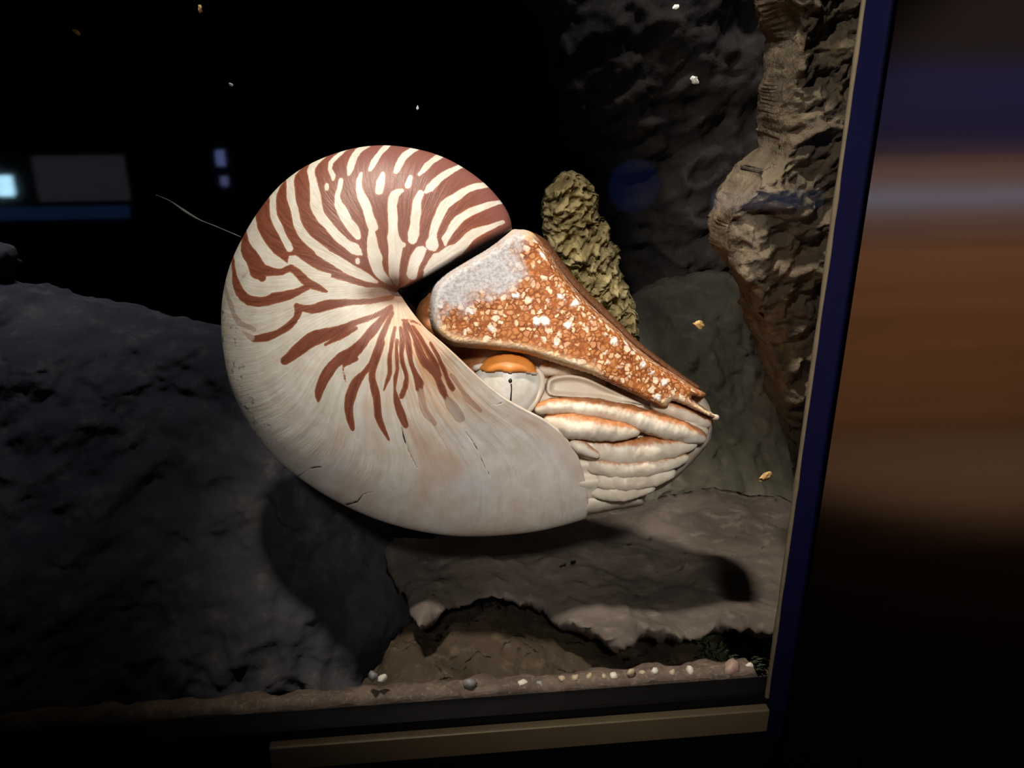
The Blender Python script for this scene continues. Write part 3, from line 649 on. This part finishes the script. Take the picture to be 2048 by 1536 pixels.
# upper sheath: a trough with a raised rim under the hood
SA = [(1087, 775), (1092, 757), (1110, 747), (1140, 744), (1175, 750), (1215, 768), (1255, 787), (1295, 805), (1325, 819), (1300, 817), (1250, 810), (1200, 805), (1150, 802), (1105, 798), (1090, 790)]
def safr(d, V):
    base = 132-50*smooth(V[:, 0], 1100, 1330)
    return base*rnd(9, 2)(d)-16*smooth(d, 8, 20)*smooth(V[:, 0], 1085, 1110)
sa_, Q, Ds = solid('tentacle_sheath', SA, 3, loc, safr, lambda d, V: 60*rnd(20)(d), FLESH, nau)
dtop = np.full(len(Q), 1e3); TL = SA[1:9]
for a, b in zip(TL[:-1], TL[1:]): dtop = np.minimum(dtop, seg_dist(Q, np.array(a, float), np.array(b, float))[0])
attr(sa_, 'top', 1.0*smooth(9-dtop, 0, 9)-0.1)
SHEATHS = [
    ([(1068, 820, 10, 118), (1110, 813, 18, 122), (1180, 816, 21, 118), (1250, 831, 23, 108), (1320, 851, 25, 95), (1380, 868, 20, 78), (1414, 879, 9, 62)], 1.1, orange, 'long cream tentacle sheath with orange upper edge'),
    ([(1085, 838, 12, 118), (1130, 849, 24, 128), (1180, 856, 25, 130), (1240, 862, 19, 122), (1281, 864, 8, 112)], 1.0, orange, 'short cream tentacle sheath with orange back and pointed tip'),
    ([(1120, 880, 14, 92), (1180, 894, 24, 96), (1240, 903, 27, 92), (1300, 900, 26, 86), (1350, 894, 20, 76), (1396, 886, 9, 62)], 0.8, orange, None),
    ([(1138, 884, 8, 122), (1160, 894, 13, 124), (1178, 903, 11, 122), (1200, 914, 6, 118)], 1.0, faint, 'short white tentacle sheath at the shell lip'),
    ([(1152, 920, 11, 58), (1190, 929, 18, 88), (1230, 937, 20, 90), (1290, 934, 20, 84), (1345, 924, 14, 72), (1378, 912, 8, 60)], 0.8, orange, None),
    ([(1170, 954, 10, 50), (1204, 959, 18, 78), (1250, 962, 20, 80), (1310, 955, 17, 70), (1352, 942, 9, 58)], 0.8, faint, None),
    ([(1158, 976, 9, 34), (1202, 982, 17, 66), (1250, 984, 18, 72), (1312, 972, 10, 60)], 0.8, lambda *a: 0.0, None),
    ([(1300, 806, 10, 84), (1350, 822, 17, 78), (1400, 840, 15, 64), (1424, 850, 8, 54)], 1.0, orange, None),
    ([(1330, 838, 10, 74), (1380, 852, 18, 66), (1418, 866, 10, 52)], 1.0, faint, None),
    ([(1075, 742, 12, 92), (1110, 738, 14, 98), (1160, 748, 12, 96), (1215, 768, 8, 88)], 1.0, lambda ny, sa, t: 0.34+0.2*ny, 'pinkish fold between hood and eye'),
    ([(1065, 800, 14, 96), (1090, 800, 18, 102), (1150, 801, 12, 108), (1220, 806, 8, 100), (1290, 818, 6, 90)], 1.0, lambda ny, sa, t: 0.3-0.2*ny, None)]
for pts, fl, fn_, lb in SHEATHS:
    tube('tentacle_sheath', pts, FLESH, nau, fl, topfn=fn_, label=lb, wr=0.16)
tube('tentacle_tip', [(1412, 833, 5, 45), (1426, 834, 6, 45), (1439, 835, 5, 44)], FLESH, nau, 1.0, step=1.5, label='pale tentacle tip')
fun = [(1165, 972), (1205, 978), (1260, 982), (1293, 982), (1288, 1000), (1284, 1011), (1232, 1020), (1178, 1030), (1162, 1028), (1155, 1000)]
fo, Q, _ = solid('funnel', fun, 5, loc, lambda d, V: 58*rnd(30)(d), lambda d, V: 58*rnd(30)(d), FLESH, nau)
attr(fo, 'top', np.zeros(len(Q))); tag(fo, 'smooth cream funnel below the tentacles')

# ---- eye
def mat_eye():
    k = M('eye_cream', 0.35, 0.5); v = k.obj()
    a = k.noise(v, 120, 4); c = k.mix(k.ss(a, 0.35, 0.65), (0.60, 0.57, 0.48), (0.74, 0.71, 0.66))
    c = k.mix(k.at('iris'), c, (0.26, 0.24, 0.17)); k.col(c); k.bump(k.noise(v, 500, 3), 0.2, 0.0005); return k.m
def mat_lid():
    k = M('eye_orange', 0.4, 0.5); v = k.obj()
    t = k.math('ADD', k.at('top'), k.math('MULTIPLY', k.math('SUBTRACT', k.noise(v, 350, 4), 0.5), 0.8))
    k.col(k.mix(k.ss(t, 0.1, 0.6), (0.70, 0.62, 0.50), k.mix(k.noise(v, 200, 3), (0.60, 0.17, 0.02), (0.85, 0.34, 0.07)))); return k.m
EYEM, LIDM = mat_eye(), mat_lid(); PUP = plain('pupil_black', (0.012, 0.008, 0.006), 0.4, 0.5)
EO = [(948, 742), (962, 726), (990, 716), (1020, 713), (1050, 719), (1072, 737), (1084, 760), (1081, 786), (1066, 812), (1044, 832), (1008, 832), (975, 806), (952, 770)]
def edome(x, y): return 98+48*np.sqrt(np.clip(1-((x-1018)/84)**2-((y-772)/84)**2, 0, 1))
eye, Q, De = solid('eye', EO, 3, loc, lambda d, V: np.where(d > 0, edome(V[:, 0], V[:, 1])*(0.9+0.1*rnd(12)(d)), 92), lambda d, V: 0*d-60, EYEM, nau)
dd = np.linalg.norm(Q-np.array([1021, 763]), axis=1)
attr(eye, 'iris', 0.55*np.exp(-(dd/22)**2)+0.3*np.exp(-((dd-40)/9)**2)); tag(eye, 'pale round eye with pinhole pupil')
LO = [(956, 737), (966, 722), (988, 711), (1020, 707), (1050, 714), (1069, 730), (1076, 750), (1060, 750), (1042, 745), (1020, 748), (1000, 744), (975, 746)]
lid, Q, _ = solid('eyelid', LO, 3, loc, lambda d, V: np.where(d > 0, edome(V[:, 0], V[:, 1]+6)+2+10*rnd(20, 2)(d), 98), lambda d, V: 0*d-70, LIDM, eye)
attr(lid, 'top', smooth(750-Q[:, 1], 0, 11)); tag(lid, 'bright orange upper eyelid')
rimo = tube('eye_rim', [(1073, 737, 5, 126), (1083, 752, 6, 126), (1084, 772, 6, 126), (1076, 794, 6, 124), (1062, 814, 7, 122), (1044, 830, 7, 118), (1020, 836, 6, 116)], FLESH, eye)
tube('eye_rim', [(944, 738, 3, 122), (950, 736, 6, 128), (965, 731, 5, 132), (980, 731, 4, 138)], FLESH, eye)
def onto(px, py, lift):      # depth of the eye dome at a pixel
    return float(edome(np.float64(px), np.float64(py)))+lift
tube('pupil', [(1015, 761, 5.5, onto(1020, 762, -3)), (1021, 762, 6.5, onto(1020, 762, -3)), (1026, 762, 5.5, onto(1020, 762, -3))], PUP, eye, 0.8, step=1)
tube('pupil_groove', [(1022, 766, 2.2, onto(1021, 770, -1)), (1023, 778, 1.8, onto(1022, 780, -1)), (1022, 792, 2.0, onto(1022, 792, -1)), (1021, 806, 2.2, onto(1021, 806, -1)), (1019, 818, 1.5, onto(1019, 818, -2))], PUP, eye, 0.8, step=2)

# ================================================================== SMALL THINGS
# sandy strip and gravel along the foot of the pane
sx = np.linspace(-0.32, 0.124, 300); prof = [(0.0102, 1.03), (0.0102, 1.0688), (0.0125, 1.0700), (0.016, 1.0695), (0.021, 1.067), (0.024, 1.03)]
V_, F_ = [], []
for i, x in enumerate(sx):
    for j, (y, z) in enumerate(prof):
        a = 0.0016*noise.fractal((x*90, j*0.7, 3.0), 0.9, 2.1, 4) if 0 < j < 5 else 0
        V_.append((x, y+(a*0.5 if j > 1 else 0), z+a))
for i in range(len(sx)-1):
    for j in range(5): F_.append((i*6+j, i*6+j+1, i*6+j+7, i*6+j+6))
F_.append(tuple(range(6))); F_.append(tuple(len(V_)-6+j for j in range(6))[::-1])
tag(mesh_obj('sand_strip', V_, F_, SAND), 'strip of pinkish sand along the foot of the pane', 'sand')
import bmesh
def pebble_mesh(seed):
    bm = bmesh.new(); bmesh.ops.create_icosphere(bm, subdivisions=2, radius=1)
    for v in bm.verts:
        v.co *= 1+0.45*noise.noise(v.co*1.1+Vector((seed*3.1, 0, 0))); v.co.z *= 0.75
        v.co += Vector((0.12*noise.noise(v.co*3+Vector((seed, 5, 0))),)*3)
    me = bpy.data.meshes.new('gravel_piece'); bm.to_mesh(me); bm.free(); return me
GN = ['tan', 'grey', 'white', 'pinkish']
for i, (px, py, r, m) in enumerate([(940, 1368, .0026, 1), (1012, 1375, .0030, 1), (1045, 1370, .0026, 2), (1078, 1374, .0032, 1), (1125, 1358, .0017, 0), (1150, 1356, .0018, 0), (1178, 1354, .0016, 0), (1207, 1356, .0019, 0), (1228, 1352, .0017, 2), (1262, 1346, .0021, 0), (1285, 1349, .0018, 0), (1310, 1344, .0017, 2), (1345, 1346, .0019, 0), (1380, 1342, .0021, 2), (1395, 1347, .0017, 0), (1460, 1338, .0042, 3), (1498, 1334, .0019, 2), (745, 1352, .0022, 1), (765, 1358, .0020, 2), (690, 1398, .0016, 2), (790, 1398, .0014, 2), (1280, 1362, .0020, 3)]):
    me = pebble_mesh(i); me.shade_smooth(); me.materials.append(GRAVEL[m])
    p = pl(px, py, 0.0140); o = bpy.data.objects.new('gravel_piece', me); COL.objects.link(o)
    o.location = (p[0], p[1], p[2]); o.scale = (r, r, r); o.rotation_euler = (random.random()*3, random.random()*3, random.random()*6)
    tag(o, 'small %s gravel piece on the sand strip by the pane' % GN[m], 'gravel', 'gravel along the pane')
# drifting flakes
def flake(px, py, Y, r, mat, label):
    bm = bmesh.new(); bmesh.ops.create_icosphere(bm, subdivisions=2, radius=1)
    for v in bm.verts: v.co *= 1+0.6*noise.noise(v.co*1.6+Vector((px, py, 0))); v.co.y *= 0.4
    me = bpy.data.meshes.new('drifting_flake'); bm.to_mesh(me); bm.free(); me.materials.append(mat)
    o = bpy.data.objects.new('drifting_flake', me); COL.objects.link(o); o.location = pl(px, py, Y); o.scale = (r*1.3, r, r*0.8)
    o.rotation_euler = (0.3, 0.6+px % 3, 0.2); tag(o, label, 'flake', 'flakes drifting in the water')
FLK = plain('flake_ochre', (0.8, 0.5, 0.2), 0.7); FLW = plain('flake_white', (0.85, 0.84, 0.8), 0.7)
for px, py, r, m in [(400, 18, .0011, FLK), (153, 64, .0011, FLK), (462, 169, .0007, FLW), (835, 216, .0006, FLW), (39, 520, .0007, FLW)]:
    flake(px, py, 0.12, r, m, 'tiny %s flake drifting in the dark water' % ('ochre' if m is FLK else 'white'))
for px, py, r, m, Y in [(1352, 14, .0011, FLW, .12), (1389, 160, .0017, FLW, .12)]:
    flake(px, py, Y, r, m, 'tiny white flake drifting before the dim rock column')
flake(1398, 650, 0.15, 0.0026, FLK, 'orange flake drifting in front of the olive slope')
flake(1532, 953, 0.10, 0.0022, FLK, 'ochre flake beside the foot of the craggy rock')
# pale thread
tp = spline([(312, 390), (340, 402), (372, 424), (400, 440), (430, 452), (482, 474)], 3); V_, F_ = [], []
for i, (x, y) in enumerate(tp):
    c = pl(x, y, 0.12); r = 0.0003*(0.5+1.4*math.exp(-((x-372)/25)**2)+0.4*abs(noise.noise((x*0.05, 0, 0))))
    for j in range(6): V_.append((c[0]+r*0.5*math.cos(j), c[1]+r*math.cos(j*1.047), c[2]+r*math.sin(j*1.047)))
for i in range(len(tp)-1):
    for j in range(6): F_.append((i*6+j, i*6+(j+1) % 6, i*6+6+(j+1) % 6, i*6+6+j))
tag(mesh_obj('thread', V_, F_, plain('thread_grey', (0.2, 0.2, 0.19), 0.8)), 'thin pale thread drifting in the dark water beside the shell', 'thread')
# algae tufts on the dark rock under the ledge
for i in range(26):
    px, py = 1392+random.random()*150, 1258+random.random()*75
    c = pl(px, py, 0.100-0.070*(py-1216)/264-0.016); bm = bmesh.new()
    for q in range(9):
        a = random.random()*6.28; L = 0.004+random.random()*0.004; wv_ = 0.0007
        b0 = Vector(c)+Vector((random.uniform(-.003, .003), random.uniform(-.002, .004), -.002)); d = Vector((math.cos(a)*0.8, math.sin(a)*0.5-.3, 0.6))*L
        s_ = Vector((-math.sin(a), math.cos(a), 0))*wv_
        p = [bm.verts.new(b0-s_), bm.verts.new(b0+s_), bm.verts.new(b0+d*0.6+s_+Vector((0, 0, .0006))), bm.verts.new(b0+d*0.6-s_+Vector((0, 0, .0006))), bm.verts.new(b0+d)]
        bm.faces.new((p[0], p[1], p[2], p[3])); bm.faces.new((p[3], p[2], p[4]))
    me = bpy.data.meshes.new('algae_tuft'); bm.to_mesh(me); bm.free(); me.materials.append(ALGAE)
    o = bpy.data.objects.new('algae_tuft', me); COL.objects.link(o)
    tag(o, 'dark green algae tuft on the hollow rock under the ledge', 'algae', 'algae tufts under the ledge')

# ================================================================== GALLERY THINGS SEEN AS REFLECTIONS IN THE PANE
def mir(px, py, W=2.39):
    q = pl(px, py, W); return np.array([q[0], -W, q[2]])
def screen(name, px0, py0, px1, py1, mat, label, cat, fr=0.012):
    a, b = mir(px0, py0), mir(px1, py1); x0, x1 = sorted((a[0], b[0])); z0, z1 = sorted((a[2], b[2])); zc = (z0+z1)/2
    t = empty(name, ((x0+x1)/2, -2.4, z0)); tag(t, label, cat)
    f = box('frame', (x0-fr, -2.4, z0-fr), (x1+fr, -2.378, z1+fr), BLACK, t, 0.002); g = box('lit_panel', (x0, -2.379, z0), (x1, -2.374, z1), mat, t)
    for q in (f, g): q.location = -t.location
screen('display_window', -60, 352, 32, 392, mat_emit('lit_cyan_window', (0.45, 0.80, 1.0), 22.0), 'bright cyan lit display window on the gallery wall, mirrored in the pane', 'window')
screen('wall_patch_glow', 62, 312, 262, 400, mat_emit('mauve_wall_glow', (0.42, 0.36, 0.44), 0.55), 'dim mauve rectangular patch of gallery wall, its light put in as glow, mirrored in the pane', 'screen', 0.006)  # stands for a lit patch of wall, its brightness put in as glow
screen('glow_panel', -60, 416, 262, 436, mat_emit('blue_glow', (0.10, 0.28, 0.80), 0.45), 'low blue glowing strip below the mauve wall patch, mirrored in the pane', 'lamp', 0.004)
screen('signal_lamp', 430, 300, 452, 332, mat_emit('blue_sign', (0.35, 0.45, 1.0), 3.0), 'small tall blue sign lamp on the gallery wall, mirrored in the pane', 'lamp', 0.004)
screen('signal_lamp', 440, 352, 458, 372, mat_emit('pale_blue_sign', (0.40, 0.50, 1.0), 2.2), 'small square pale blue lamp below the tall one, mirrored in the pane', 'lamp', 0.004)
screen('rail_light', 1425, 382, 2400, 400, mat_emit('cool_rail_light', (0.45, 0.55, 0.85), 0.6), 'long cool white light rail on the gallery planks', 'lamp', 0.006)

# round blue porthole
c = mir(1268, 372); rr = 0.082; t = empty('porthole', (c[0], -2.4, c[2]-rr)); tag(t, 'round dim blue porthole on the gallery wall, mirrored in the pane', 'window')
def disc(name, r0, r1, y0, y1, mat):
    V_, F_ = [], []; n = 40
    for rad, y in ((r0, y0), (r1, y0), (r1, y1), (r0, y1)):
        for j in range(n): a = 2*math.pi*j/n; V_.append((rad*math.cos(a), y, rr+rad*math.sin(a)))
    for q in range(4):
        for j in range(n): F_.append((q*n+j, q*n+(j+1) % n, ((q+1) % 4)*n+(j+1) % n, ((q+1) % 4)*n+j))
    return mesh_obj(name, V_, F_, mat, t, False)
disc('frame', rr, rr+0.012, 0.0, 0.03, BLACK); disc('pane', 0.0005, rr, 0.0, 0.012, mat_emit('blue_porthole', (0.05, 0.12, 0.6), 0.35))
